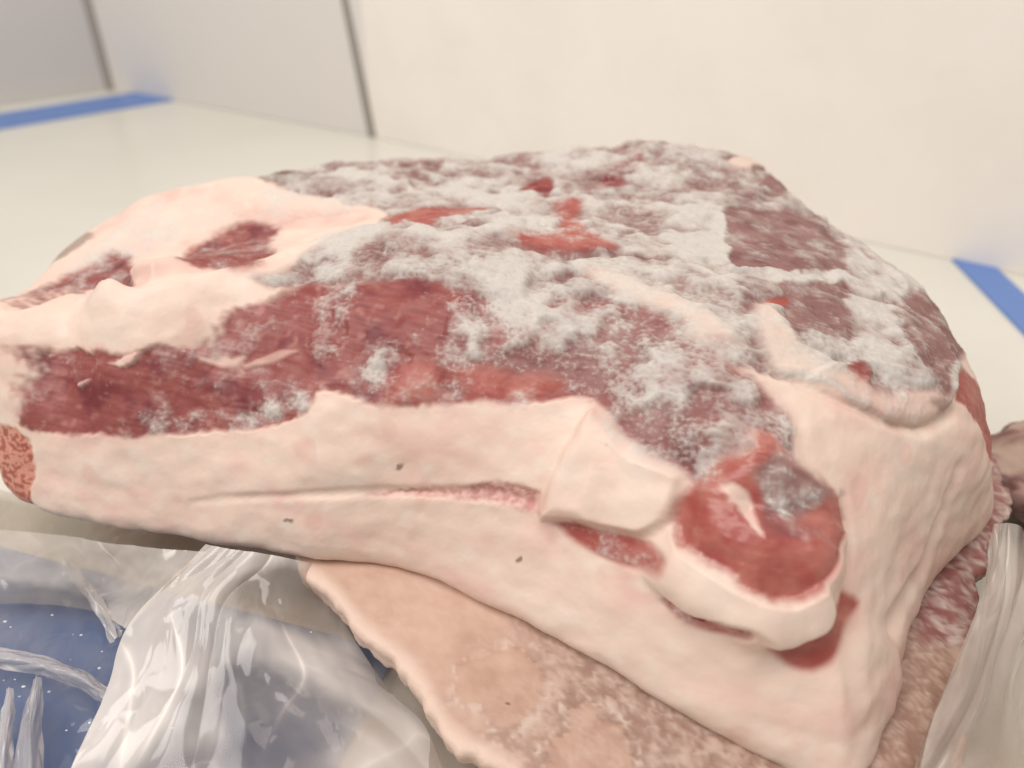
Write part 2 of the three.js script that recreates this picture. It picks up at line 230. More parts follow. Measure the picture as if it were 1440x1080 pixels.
patch('', 'none', 0.004, [-1098, 301, -979, 342, -997, 387, -1108, 360], { frost: 0.42 });
patch('', 'none', 0.005, [277, 441, 368, 412, 462, 468, 509, 571, 463, 598, 370, 534], { frost: 0.6 });
patch('', 'none', 0.002, [424, 680, 472, 607, 466, 669, 432, 753], { frost: 0.85 });
patch('', 'none', 0.002, [237, 582, 284, 616, 334, 682, 307, 660], { frost: 0.8 });
patch('', 'none', 0.003, [324, 657, 367, 661, 410, 736, 369, 725], { frost: 0.6 });
patch('', 'fat', 0.001, [-1011, 179, -935, 176, -923, 183, -964, 195, -994, 195]);
patch('', 'fat', 0.0012, [-1126, 180, -1090, 193, -1115, 202, -1136, 193], { cover: 0.6 });
patch('', 'fat', 0.0014, [-860, 199, -820, 191, -816, 205, -783, 204, -810, 224, -853, 216], { cover: 0.75, clean: 1 });
patch('', 'pale', 0.001, [-801, 227, -621, 238, -619, 246, -799, 243], { cover: 0.4, clean: 1 });
patch('fat_ridge/pale back fat ridge at the upper left', 'fat', 0.002, [-1012, -439, -943, -484, -858, -521, -681, -566, -561, -542, -458, -483, -378, -448, -395, -351, -484, -177, -636, -180, -756, -402, -858, -379, -961, -297, -968, -366], { frost: 0.12 });
patch('', 'none', 0.006, [-999, -385, -916, -444, -835, -488, -750, -493, -815, -393, -920, -322, -973, -299], { frost: 0.6 });
patch('', 'none', 0.005, [-684, -566, -554, -566, -456, -504, -378, -462, -461, -436, -594, -476, -682, -471], { frost: 0.55 });
patch('', 'speckle', 0.006, [-758, -468, -610, -490, -420, -425, -456, -366, -658, -391, -736, -435], { cover: 0.35 });
patch('lean_meat/red meat in the upper left hollow', 'lean', 0.002, [-741, -30, -874, -300, -817, -384, -743, -437, -682, -436, -685, -275, -599, -43, -654, -3, -726, -25], { frost: 0.22 });
patch('', 'none', 0.003, [-1099, -203, -1033, -336, -968, -366, -940, -319, -976, -265, -1019, -301, -1066, -252], { frost: 0.7 });
patch('lean_meat/red meat along the far left edge', 'lean', 0.002, [-1063, -10, -1110, -140, -1096, -200, -1054, -269, -1004, -326, -981, -301, -978, -258, -845, 34, -1077, -181, -1074, -61], { frost: 0.3 });
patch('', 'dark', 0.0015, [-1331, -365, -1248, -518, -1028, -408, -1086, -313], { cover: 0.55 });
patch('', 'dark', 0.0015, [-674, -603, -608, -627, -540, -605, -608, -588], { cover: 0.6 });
patch('', 'bright', 0.0016, [-365, -392, -250, -411, -83, -398, -98, -337, -208, -215, -287, -161], { frost: 0.15, cover: 0.85 });
patch('', 'fat', 0.002, [-658, -399, -501, -446, -378, -423, -384, -362, -470, -138, -621, -210], { frost: 0.1 });
patch('', 'lean', 0.0016, [21, -527, 79, -580, 115, -563, 108, -499], { frost: 0.05 });
patch('', 'bright', 0.003, [-4, -81, 112, -139, 134, -416, 188, -436, 190, -172, 270, -36, 143, -25, 39, -40], { frost: 0.28, cover: 0.9 });
patch('', 'lean', 0.003, [237, -489, 289, -593, 340, -608, 348, -550, 296, -471], { frost: 0.42 });
patch('', 'none', 0.004, [-251, -560, 0, -501, 121, -314, 93, -147, -36, -93, -73, -148, -42, -396], { frost: 0.85 });
patch('', 'none', 0.004, [-360, -35, -238, -37, -136, 28, -119, 110, -206, 128, -328, 54], { frost: 0.6 });
patch('', 'none', 0.004, [-484, -177, -329, -182, -73, -148, 18, -54, -137, -33, -274, -65, -379, -47, -419, 28, -496, 35], { frost: 0.93 });
patch('', 'none', 0.003, [-261, -662, -142, -705, -41, -656, -167, -600, -251, -560], { frost: 0.5 });
patch('', 'none', 0.004, [314, -306, 454, -367, 520, -296, 390, -58, 270, -65], { frost: 0.6 });
patch('', 'none', 0.004, [204, -467, 349, -456, 501, -415, 454, -336, 296, -309], { frost: 0.62 });
patch('', 'none', 0.0055, [454, -336, 571, -342, 544, -164, 532, 33, 436, 111, 402, -35], { frost: 0.95 });
patch('', 'none', 0.0016, [571, -334, 727, -373, 844, -247, 808, -42, 726, -36, 527, 51, 546, -155], { frost: 0.2, cover: 1 });
patch('', 'none', 0.0016, [617, 75, 766, -16, 763, 156, 715, 282, 637, 277, 608, 210], { frost: 0.26 });
patch('', 'none', 0.0025, [863, -54, 1188, -218, 1215, -24, 965, 235, 943, 331, 877, 310, 852, 199], { frost: 0.28 });
patch('', 'none', 0.002, [1106, -304, 1150, -207, 1223, -97, 1204, -124], { frost: 0.3 });
patch('', 'none', 0.005, [862, -247, 1129, -277, 876, 70, 811, 314, 928, 364, 855, 419, 742, 344, 793, 16], { frost: 0.9 });
patch('', 'none', 0.0015, [508, 66, 808, -42, 783, -6, 595, 96], { frost: 0.95 });
patch('', 'none', 0.003, [612, -491, 850, -626, 893, -545, 634, -461], { frost: 0.36 });
patch('', 'pale', 0.002, [544, -556, 714, -686, 600, -523, 561, -521], { frost: 0.1, cover: 0.8 });
patch('', 'bright', 0.0008, [532, 204, 576, 159, 612, 156, 590, 194, 555, 202], { frost: 0 });
patch('', 'fat', 0.003, [516, 224, 552, 215, 594, 335, 643, 381, 586, 422, 518, 360], { frost: 0.45, cover: 0.8 });
patch('', 'fat', 0.004, [171, 73, 340, 167, 423, 278, 467, 344, 427, 370, 358, 288, 233, 165], { frost: 0.5, cover: 0.8 });
patch('', 'lean', 0.0016, [686, 390, 724, 358, 746, 384, 710, 422], { frost: 0.1 });
patch('', 'none', 0.004, [333, 302, 454, 346, 491, 412, 450, 420, 369, 358], { frost: 0.55 });
patch('', 'none', 0.002, [579, 420, 757, 439, 889, 383, 976, 401, 777, 470, 610, 440], { frost: 0.85 });
patch('', 'fat', 0.004, [556, 402, 640, 431, 787, 478, 945, 437, 986, 358, 902, 352, 754, 417, 639, 386], { frost: 0.3, cover: 0.85 });
patch('lean_meat/red tip at the right end', 'bright', 0.0016, [998, 217, 1404, 229, 1347, 328, 1038, 334, 985, 334]);
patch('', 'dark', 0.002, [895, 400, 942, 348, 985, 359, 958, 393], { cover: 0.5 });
patch('fat_strip/pale upper fat strip at the front left', 'pale', 0.002, [-1069, 42, -1038, -15, -900, 60, -764, 7, -647, 5, -662, 51, -776, 122, -850, 170, -910, 173, -968, 152, -1104, 70, -1130, 87], { frost: 0 });
patch('', 'pale', 0.0012, [436, 854, 407, 961, 403, 1072, 442, 1154, 502, 1167, 567, 1114, 662, 1165, 693, 1099, 727, 1039, 714, 978, 644, 924, 602, 992, 534, 991, 482, 970, 446, 938], { edge: 0.0022, raise: 0.003 });
patch('seam/pink meat seam in the fat', 'speckle', 0.002, [-698, 877, -410, 920, -117, 885, 98, 890, 105, 992, -94, 982, -378, 956], { frost: 0, cover: 0.75 });
patch('seam/red meat seam below the flap', 'bright', 0.0022, [146, 1010, 254, 982, 398, 981, 415, 1090, 333, 1121, 224, 1089], { frost: 0.3, clean: 1 });
patch('fat_flap', 'pale', 0.0016, [226, 537, 181, 621, 136, 791, 112, 1051, 210, 1016, 312, 998, 391, 976, 433, 891, 426, 784, 412, 733, 344, 698, 288, 627], { edge: 0.002, raise: 0.0042 });
patch('', 'fat', 0.002, [226, 537, 181, 621, 136, 791, 112, 1051, 208, 1002, 303, 994, 317, 859, 316, 753, 271, 645], { edge: 0.0035, raise: 0.0028 });
patch('seam/thin red seam under the knob', 'bright', 0.0014, [477, 1165, 517, 1175, 567, 1114, 588, 1148, 567, 1196, 511, 1210], { frost: 0.3, clean: 1 });
patch('seam/red seam round the right corner', 'bright', 0.0022, [633, 1135, 693, 1099, 710, 1030, 771, 962, 864, 968, 814, 1088, 766, 1181, 713, 1191], { clean: 1 });
patch('', 'fat', 0.003, [856, 1000, 1003, 993, 1150, 1036, 1353, 1400, 1022, 1270, 905, 1286, 830, 1177, 811, 1083], { edge: 0.007, raise: 0.003 });
patch('', 'none', 0.001, [596, 440, 782, 483, 945, 437, 976, 356, 986, 196, 859, 314, 707, 336], { edge: 0.0014, raise: 0.0016 });
patch('meat_knob/glossy red meat knob at the near corner', 'bright', 0.0014, [487, 598, 464, 670, 433, 760, 434, 842, 445, 941, 483, 974, 535, 995, 604, 996, 642, 952, 693, 859, 764, 767, 666, 696, 566, 646, 525, 607]);
patch('', 'pale', 0.0012, [454, 760, 465, 746, 514, 808, 524, 854, 507, 848, 473, 805]);
patch('', 'dull', 0.003, [500, 692, 527, 648, 600, 662, 685, 706, 654, 744, 585, 798, 542, 790, 518, 755], { frost: 0.4, haze: 0.6 });
patch('', 'lean', 0.003, [542, 786, 598, 793, 632, 806, 566, 836, 534, 830], { frost: 0.16 });
patch('rind_end/rough pink left end', 'pinkend', 0.0015, [-1359, 158, -1335, 201, -1417, 261, -1543, 307, -1908, 421, -1902, 374, -1919, 278]);
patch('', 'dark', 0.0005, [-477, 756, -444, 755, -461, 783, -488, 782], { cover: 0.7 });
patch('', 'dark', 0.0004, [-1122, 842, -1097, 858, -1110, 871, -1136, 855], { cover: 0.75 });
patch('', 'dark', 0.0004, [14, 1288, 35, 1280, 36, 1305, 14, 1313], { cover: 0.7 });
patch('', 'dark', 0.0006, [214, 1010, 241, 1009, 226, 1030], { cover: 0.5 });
const FAT = [0.79, 0.61, 0.515], FAT_PINK = [0.77, 0.525, 0.455], FAT_PALE = [0.80, 0.66, 0.565], FROST = [0.67, 0.64, 0.59];
const tissues = {
  fat: (p) => { const a = fbm(p[0] * 28, p[1] * 40, p[2] * 28, 3), b = fbm(p[0] * 90 + 5, p[1] * 120, p[2] * 90, 2); return mix3(mix3(FAT, FAT_PINK, smooth(-0.1, 0.5, a)), FAT_PALE, smooth(0.0, 0.6, b - a * 0.4)); },
  pale: (p) => mix3(FAT_PALE, FAT, 0.5 + fbm(p[0] * 60, p[1] * 60, p[2] * 60, 2)),
  lean: (p) => { const f = fibre(p), b = fbm(p[0] * 55, p[1] * 55, p[2] * 55, 3), e = fbm(p[0] * 150, p[1] * 150, p[2] * 150, 2); return mix3(mix3(mix3([0.235, 0.052, 0.05], [0.325, 0.10, 0.085], smooth(-0.5, 0.5, f)), [0.175, 0.032, 0.038], smooth(-0.05, 0.4, b)), [0.45, 0.20, 0.17], smooth(0.15, 0.6, e - b * 0.4) * 0.7); },
  bright: (p) => { const f = fibre(p), b = fbm(p[0] * 80, p[1] * 80, p[2] * 80, 3); return mix3(mix3([0.36, 0.08, 0.066], [0.46, 0.165, 0.13], smooth(-0.4, 0.5, b)), [0.54, 0.30, 0.245], smooth(0.15, 0.7, f) * 0.5); },
  dull: (p) => { const f = fibre(p), b = fbm(p[0] * 70, p[1] * 70, p[2] * 70, 3); return mix3(mix3([0.29, 0.16, 0.145], [0.20, 0.095, 0.09], smooth(-0.3, 0.4, b)), [0.40, 0.27, 0.24], smooth(0.1, 0.6, f + 0.4 * b)); },
  pinkend: (p) => { const b = fbm(p[0] * 160, p[1] * 260, p[2] * 160, 3); return mix3([0.66, 0.30, 0.22], [0.36, 0.10, 0.07], smooth(0.12, 0.42, Math.abs(b) * 1.7)); },
  speckle: (p) => { const b = fbm(p[0] * 420, p[1] * 420, p[2] * 420, 2); return mix3([0.42, 0.12, 0.12], [0.66, 0.38, 0.34], smooth(-0.25, 0.35, b)); },
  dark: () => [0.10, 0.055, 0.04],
};
function fibre(p) { const s = p[0] * 0.94 + p[2] * 0.35, t = p[2] * 0.94 - p[0] * 0.35 - p[1] * 0.9, w = 0.004 * N3(p[0] * 40, p[1] * 40, p[2] * 40); return 0.6 * fbm(s * 40, (t + w) * 420, p[1] * 120, 3) + 0.4 * fbm(s * 110, t * 190, p[1] * 110, 2); }
function slabLook(p, n) {
  const w1 = N3(p[0] * 85, p[1] * 85, p[2] * 85), w2 = N3(p[0] * 85 + 40, p[1] * 85, p[2] * 85), w3 = N3(p[0] * 300, p[1] * 300, p[2] * 300), w4 = N3(p[0] * 300 + 9, p[1] * 300, p[2] * 300), w5 = N3(p[0] * 900, p[1] * 900, p[2] * 900);
  const k1 = 0.0046 * N3(p[0] * 48, p[1] * 48, p[2] * 48), k2 = 0.0046 * N3(p[0] * 48 + 77, p[1] * 48, p[2] * 48);
  const [u, v, r] = unroll(p[0] + k1 + 0.002 * w1 + 0.0009 * w3 + 0.0003 * w5, p[1] + 0.001 * w3, p[2] + k2 + 0.002 * w2 + 0.0009 * w4), [us, vs] = unroll(p[0] + 0.0012 * w1, p[1], p[2] + 0.0012 * w2);
  let part = 'fat_layer', tissue = tissues.fat(p), frost = 0, raise = 0, meat = 0, haze = 0.75, near = 1;
  for (const L of patches) {
    if (u < L.box[0] || u > L.box[1] || v < L.box[2] || v > L.box[3]) continue;
    const d = (L.raise || L.clean ? polyDist(L.loop, us, vs) : polyDist(L.loop, u, v)) * r * 0.8, a = 1 - smooth(-L.soft, L.soft, d);
    if (L.raise) raise += L.raise * (1 - smooth(-2 * (L.edge ?? L.soft), 0, d));
    if (/lean|bright|speckle/.test(L.tissue)) near = Math.min(near, Math.max(0, d));
    if (a <= 0) continue;
    if (L.tissue && L.tissue !== 'none') { tissue = mix3(tissue, tissues[L.tissue](p), a * (L.cover ?? 1)); meat = lerp(meat, /lean|bright|dull|speckle|pinkend/.test(L.tissue) ? 1 : 0, a); }
    if (L.frost !== undefined) { frost = lerp(frost, L.frost, a); haze = lerp(haze, L.haze ?? 0.7, a); }
    if (d < 0 && L.part) part = L.part;
  }
  let color = mix3(tissue, [0.62, 0.30, 0.26], (1 - meat) * 0.42 * Math.exp(-near / 0.0022) * (0.6 + 0.5 * w1)), disp = raise;
  const spot = smooth(0.42, 0.6, N3(p[0] * 62, p[1] * 62, p[2] * 62)) * (1 - meat); color = mix3(color, [0.66, 0.36, 0.30], spot * 0.3);
  const rough = fbm(p[0] * 110, p[1] * 110, p[2] * 110, 3), fine = fbm(p[0] * 560, p[1] * 560, p[2] * 560, 3), fb = fibre(p);
  const fold = Math.abs(N3((p[0] * 0.9 + p[2] * 0.3) * 11 + 0.3 * w1, p[1] * 10, (p[2] * 0.95 - p[0] * 0.25) * 30 + 0.3 * w2)), top = meat * smooth(0.35, 0.7, n[1]), crest = smooth(0.02, 0.3, fold) - 0.55;
  disp += top * lerp(0.0005, 0.0025, smooth(0.3, 0.6, frost)) * crest; if (frost > 0.3) frost += top * 0.3 * crest;
  if (frost > 0.01) {
    const nn = 0.5 + 0.75 * (0.45 * rough + 0.9 * fine + 0.25 * fb), grain = smooth(1 - frost - 0.2, 1 - frost + 0.22, nn);
    const veil = 0.96 * smooth(0.08, 1.08, frost + 0.75 * rough + 0.75 * fbm(p[0] * 38, p[1] * 38, p[2] * 38, 2) + 0.26 * fine + 0.3 * fb), F = lerp(grain * 0.84, veil, haze) * lerp(0.8, 1, meat);
    const shade = 0.96 + 0.1 * N3(p[0] * 700, p[1] * 700, p[2] * 700);
    color = mix3(color, FROST.map((c) => c * shade), F * 0.92); disp += F * (0.0004 + 0.0007 * Math.max(0, fine) + 0.0006 * rough);
  }
  disp += meat * 0.00035 * fb - meat * 0.0011 + meat * 0.0008 * rough + meat * 0.003 * fbm(p[0] * 34, p[1] * 34, p[2] * 34, 2) + (1 - meat) * (0.0017 * fbm(p[0] * 45, p[1] * 60, p[2] * 45, 2) + 0.00035 * rough + 0.0001 * fine);
  return { part, color, disp };
}

// ---------------------------------------------------------------- the setting: table, wall panels
const M = {};
function mottle(a, b, scale, seedAt) {                      // faint uneven tone, as on wiped and scuffed sheets
  const n = 256, d = new Uint8Array(n * n * 4), enc = (v) => 255 * (v <= 0.0031308 ? 12.92 * v : 1.055 * Math.pow(v, 1 / 2.4) - 0.055);
  for (let j = 0; j < n; j++) for (let i = 0; i < n; i++) {
    const x = i / n * 6, y = j / n * 6, k = smooth(-0.35, 0.45, fbm(x, y, seedAt, 4)) * 0.8 + 0.2 * smooth(0.3, 0.6, N3(x * 5, y * 5, seedAt + 5)), c = mix3(a, b, k), o = (j * n + i) * 4;
    for (let q = 0; q < 3; q++) d[o + q] = enc(c[q]); d[o + 3] = 255;
  }
  const t = new THREE.DataTexture(d, n, n); t.colorSpace = THREE.SRGBColorSpace; t.magFilter = THREE.LinearFilter; t.wrapS = t.wrapT = THREE.MirroredRepeatWrapping; t.repeat.set(scale, scale); t.needsUpdate = true; return t;
}
M.table = new THREE.MeshPhysicalMaterial({ map: mottle([0.74, 0.72, 0.65], [0.69, 0.665, 0.59], 1.5, 3), roughness: 0.26, specularIntensity: 0.6 });
M.blue = new THREE.MeshStandardMaterial({ color: new THREE.Color().setRGB(0.12, 0.23, 0.55), roughness: 0.45 });
M.wall = new THREE.MeshStandardMaterial({ map: mottle([0.88, 0.83, 0.775], [0.84, 0.785, 0.72], 1.2, 11), roughness: 0.5 });
M.panel = new THREE.MeshStandardMaterial({ color: new THREE.Color().setRGB(0.72, 0.685, 0.65), roughness: 0.55 });
M.panelGrey = new THREE.MeshStandardMaterial({ color: new THREE.Color().setRGB(0.6, 0.58, 0.56), roughness: 0.55 });
M.seam = new THREE.MeshStandardMaterial({ color: new THREE.Color().setRGB(0.31, 0.28, 0.25), roughness: 0.7 });  // colours the real panel seam and the strip that stands in for corner shade
// A board standing on the line from a to b on the table, its bottom at y0 and its top at y1.
function board(a, b, y0, y1, thick) {
  const dx = b[0] - a[0], dz = b[1] - a[1], L = Math.hypot(dx, dz), g = new THREE.BoxGeometry(L, y1 - y0, thick);
  g.translate(0, 0, -thick / 2); g.rotateY(-Math.atan2(dz, dx)); g.translate((a[0] + b[0]) / 2, (y0 + y1) / 2, (a[1] + b[1]) / 2); return g;
}
function strip(a, b, width, y0, y1) {                       // a flat strip lying along a-b, width to its left seen from above
  const dx = b[0] - a[0], dz = b[1] - a[1], L = Math.hypot(dx, dz), g = new THREE.BoxGeometry(L, y1 - y0, width);
  g.translate(0, 0, -width / 2); g.rotateY(-Math.atan2(dz, dx)); g.translate((a[0] + b[0]) / 2, (y0 + y1) / 2, (a[1] + b[1]) / 2); return g;
}
{
  const t = thing('table', 'white tabletop with blue border strips under the pork', 'table', [0, 0, 0]);
  const top = new THREE.BoxGeometry(4.2, 0.03, 3.4); top.translate(-0.3, -0.0155, -0.9);
  child('tabletop', top, M.table, t);
  child('border_strip', strip(TAB.leftIn, TAB.leftFar, 0.11, -0.0005, 0.002), M.blue, t, 'blue border strip at the far left of the table');
  child('border_strip', strip(TAB.rightFar, TAB.rightNear, 0.034, -0.0005, 0.002), M.blue, t, 'blue border strip at the right of the table');
  child('border_strip', strip(TAB.frontA, TAB.frontB, 0.062, -0.0005, 0.002), M.blue, t, 'blue border strip under the clear bag');
  child('border_strip', strip(TAB.frontC, TAB.frontD, 0.058, -0.0005, 0.0024), M.blue, t, 'broad blue strip under the clear bag');
}
// A panel standing on the line from wallB to wallC; outline in metres along that line and up.
function panel(outline, depth, back) {
  const [a, b] = [TAB.wallB, TAB.wallC], ang = -Math.atan2(b[1] - a[1], b[0] - a[0]), g = new THREE.ExtrudeGeometry(new THREE.Shape(outline.map((p) => new THREE.Vector2(...p))), { depth, bevelEnabled: false });
  g.translate(0, 0, -depth - back); g.rotateY(ang); g.translate(a[0], 0, a[1]); return g;
}
const [lx, ly] = TAB.lean, upTo = 1.5, tilt = lx / ly;
structure('wall', panel([[0.004, 0], [3.2, 0], [3.2, upTo], [tilt * upTo + 0.004, upTo]], 0.05, 0), M.wall);
structure('wall_panel', board(TAB.wallA, TAB.wallB, 0, upTo, 0.045), M.panel);
structure('side_wall', board(TAB.sideA, TAB.sideB, 0.0, upTo, 0.05), M.panelGrey);
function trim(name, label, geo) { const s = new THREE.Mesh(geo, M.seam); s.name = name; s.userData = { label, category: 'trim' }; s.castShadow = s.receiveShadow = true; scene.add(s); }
trim('panel_seam', 'thin dark leaning seam between the two white wall panels', panel([[-0.007, 0], [0.006, 0], [tilt * upTo + 0.006, upTo], [tilt * upTo - 0.007, upTo]], 0.006, -0.004));
trim('corner_shade_strip', 'dark upright strip standing in for the shadow in the left corner beside the blue strip', board([TAB.sideB[0] - 0.004, TAB.sideB[1] + 0.004], [TAB.sideB[0] + 0.012, TAB.sideB[1] + 0.001], 0, upTo, 0.01));  // shadow beside the side wall edge, put in as a dark strip

// ---------------------------------------------------------------- build the slab
const CELL = 0.0009;
const meatMat = new THREE.MeshPhysicalMaterial({ vertexColors: true, roughness: 0.5, specularIntensity: 0.55, clearcoat: 0.12, clearcoatRoughness: 0.3 });
const fatMat = new THREE.MeshPhysicalMaterial({ vertexColors: true, roughness: 0.42, specularIntensity: 0.55 });
const frostMat = new THREE.MeshPhysicalMaterial({ vertexColors: true, roughness: 0.85, specularIntensity: 0.4 });
const glossMat = new THREE.MeshPhysicalMaterial({ vertexColors: true, roughness: 0.36, specularIntensity: 0.6, clearcoat: 0.35, clearcoatRoughness: 0.22 });
{
  const slab = thing('pork_slab', 'large frozen pork slab with frosted red meat over thick pale fat', 'meat', [0, 0, 0]);
  for (const [k, g] of bodyParts(slabSdf, [-0.31, 0.03, -0.54], [0.285, 0.2, -0.13], CELL, slabLook))
    child(k.split('/')[0], g, /frost/.test(k) ? frostMat : /knob/.test(k) ? glossMat : /fat/.test(k) ? fatMat : meatMat, slab, k.split('/')[1]);
}

// ---------------------------------------------------------------- the piece of rind underneath
const rindPlan = splineLoop(RIND_PLAN), gRind = grid2((x, z) => polyDist(rindPlan, x, z), -0.34, 0.4, -0.58, -0.06, 0.003), rindTop = thinPlate(RIND_TOP, 1e-5), gRindTop = grid2((x, z) => clamp(rindTop(x, z), 0.008, 0.06), -0.34, 0.4, -0.58, -0.06, 0.003);
function rindSdf(x, y, z) {
  const e = gRind(x, z) + 0.003 * N3(x * 60, 3, z * 60) + 0.002 * N3(x * 170, 8, z * 170), t = gRindTop(x, z);
  let d = smax(e + 0.25 * Math.max(0, t - y) * smooth(0.05, 0.0, Math.abs(y - t)), (y - t) * 0.9, 0.0035);
  return smax(d, Math.max(t - 0.016, 0.001) - y, 0.005);
}
function rindLook(p, n) {
  const a = fbm(p[0] * 60, p[1] * 60, p[2] * 60, 3), b = fbm(p[0] * 420, p[1] * 420, p[2] * 420, 3), g = fbm(p[0] * 140, 7, p[2] * 140, 3), hair = fbm(p[0] * 420 + p[2] * 200, 4, p[2] * 1100 - p[0] * 600, 2), under = gRindTop(p[0], p[2]) - p[1] > 0.011;
  const rightMeat = smooth(0.16, 0.172, p[0] + 0.004 * N3(p[0] * 120, 0, p[2] * 120)) * smooth(-0.205, -0.215, p[2] + 0.004 * N3(p[2] * 120, 5, p[0] * 120));
  const frosted = smooth(-0.04, 0.035, p[0] + 0.45 * (p[2] + 0.19) + 0.035 * a);
  let c = mix3([0.62, 0.42, 0.33], [0.52, 0.33, 0.25], smooth(-0.4, 0.5, a + 0.3 * b));
  c = mix3(c, [0.62, 0.43, 0.335], smooth(0.1, 0.55, b) * 0.45);
  c = mix3(c, mix3([0.30, 0.175, 0.135], [0.54, 0.395, 0.325], smooth(-0.35, 0.5, b * 0.7 + hair * 0.5 + g * 0.8)), frosted * 0.9);
  const dome = RIND_DOMES.reduce((s, [x, z, r]) => Math.max(s, 1 - Math.hypot(p[0] - x + 0.007 * a, (p[2] - z) * 0.8 + 0.005 * g) / r + 0.3 * g + 0.4 * a), -1), smoothSkin = smooth(-0.02, 0.12, dome), halo = smooth(-0.35, 0, dome) * (1 - smoothSkin);
  c = mix3(c, mix3([0.57, 0.365, 0.275], [0.50, 0.30, 0.22], smooth(-0.3, 0.3, a)), smoothSkin * 0.6); c = mix3(c, [0.66, 0.53, 0.45], halo * smooth(-0.1, 0.3, b + g) * 0.6);
  const rim = smooth(-0.009, -0.002, gRind(p[0], p[2]) + 0.003 * a); c = mix3(c, [0.76, 0.58, 0.48], rim * 0.85);
  if (under) c = mix3([0.42, 0.13, 0.11], [0.70, 0.50, 0.42], smooth(-0.42, -0.05, a));
  c = mix3(c, [0.12, 0.07, 0.05], 1 - smooth(0.0005, 0.0009, Math.hypot(p[0] - RIND_SPECK[0], p[2] - RIND_SPECK[1])));
  if (rightMeat > 0) c = mix3(c, mix3([0.28, 0.11, 0.10], [0.58, 0.48, 0.43], smooth(-0.2, 0.45, fbm(p[0] * 150, p[1] * 150, p[2] * 150, 3) + 0.4 * b)), rightMeat);
  return { part: rightMeat > 0.5 ? 'lean_meat/frosted red meat at the right end' : under ? 'lean_edge' : 'rind', color: c, disp: 0.0012 * a + (0.0003 * b + 0.0004 * g) * (1 + frosted - smoothSkin) + 0.0003 * hair * frosted + smoothSkin * 0.0008 + rightMeat * 0.003 * fbm(p[0] * 110, p[1] * 110, p[2] * 110, 3) };
}
{
  const r = thing('pork_rind_piece', 'tan pork piece with rough rind facing up beneath the big slab', 'meat', [0, 0, 0]);
  for (const [k, g] of bodyParts(rindSdf, [-0.16, -0.006, -0.5], [0.32, 0.075, -0.09], 0.0014, rindLook)) child(k.split('/')[0], g, fatMat, r, k.split('/')[1]);
}

// ---------------------------------------------------------------- another piece of meat at the right
function sideSdf(x, y, z) {
  let d = ell(x, y, z, 0.34, 0.03, -0.335, 0.085, 0.026, 0.05);
  d = smin(d, ell(x, y, z, 0.345, 0.012, -0.28, 0.075, 0.018, 0.05), 0.012);
  return smax(d, -ell(x, y, z, 0.29, 0.022, -0.268, 0.055, 0.013, 0.04), 0.008) + 0.003 * N3(x * 60, y * 60, z * 60);
}
{
  const s = thing('meat_piece', 'brownish frozen meat piece behind the bag at the right edge', 'meat', [0, 0, 0]);
  for (const [k, g] of bodyParts(sideSdf, [0.23, -0.004, -0.43], [0.44, 0.09, -0.2], 0.0025, (p) => { const a = fbm(p[0] * 70, p[1] * 70, p[2] * 70, 3); return { part: p[1] > 0.04 ? 'fat_layer' : 'lean_meat', color: p[1] > 0.04 ? mix3([0.46, 0.33, 0.27], [0.20, 0.09, 0.08], smooth(-0.25, 0.3, a)) : mix3([0.12, 0.04, 0.035], [0.4, 0.25, 0.22], smooth(-0.2, 0.4, a)), disp: 0.005 * a }; })) child(k, g, meatMat, s);
}

// ---------------------------------------------------------------- clear plastic bags
const film = (milk) => new THREE.MeshPhysicalMaterial({ color: new THREE.Color().setRGB(0.86, 0.84, 0.82), roughness: 0.22, transmission: 1 - milk, thickness: 0, ior: 1.45, specularIntensity: 1 });
function sheet(rows, nu, nv, crease, seedAt) {              // a film through rows of points, crumpled by ridged noise
  const curves = rows.map((f) => { const p = []; for (let i = 0; i < f.length; i += 3) p.push(new THREE.Vector3(f[i], f[i + 1], f[i + 2])); return new THREE.CatmullRomCurve3(p, false, 'centripetal').getPoints(nu); });
  const pos = [], uv = [], idx = [];
  for (let i = 0; i <= nu; i++) {
    const across = new THREE.CatmullRomCurve3(curves.map((c) => c[i]), false, 'centripetal').getPoints(nv);
    for (let j = 0; j <= nv; j++) { const q = across[j]; pos.push(q.x, q.y, q.z); uv.push(i / nu, j / nv); }
  }
  for (let i = 0; i < nu; i++) for (let j = 0; j < nv; j++) { const a = i * (nv + 1) + j, b = a + nv + 1; idx.push(a, b, a + 1, b, b + 1, a + 1); }
  const g = new THREE.BufferGeometry(); g.setAttribute('position', new THREE.Float32BufferAttribute(pos, 3)); g.setAttribute('uv', new THREE.Float32BufferAttribute(uv, 2)); g.setIndex(idx); g.computeVertexNormals();
  const P = g.attributes.position, Nn = g.attributes.normal;
  for (let v = 0; v < P.count; v++) { const h = crease(P.getX(v) + seedAt, P.getY(v), P.getZ(v), uv[2 * v], uv[2 * v + 1]); P.setXYZ(v, P.getX(v) + Nn.getX(v) * h, P.getY(v) + Nn.getY(v) * h, P.getZ(v) + Nn.getZ(v) * h); }
  g.computeVertexNormals(); return g;
}
const ridge = (x) => 1 - Math.abs(x) * 2;
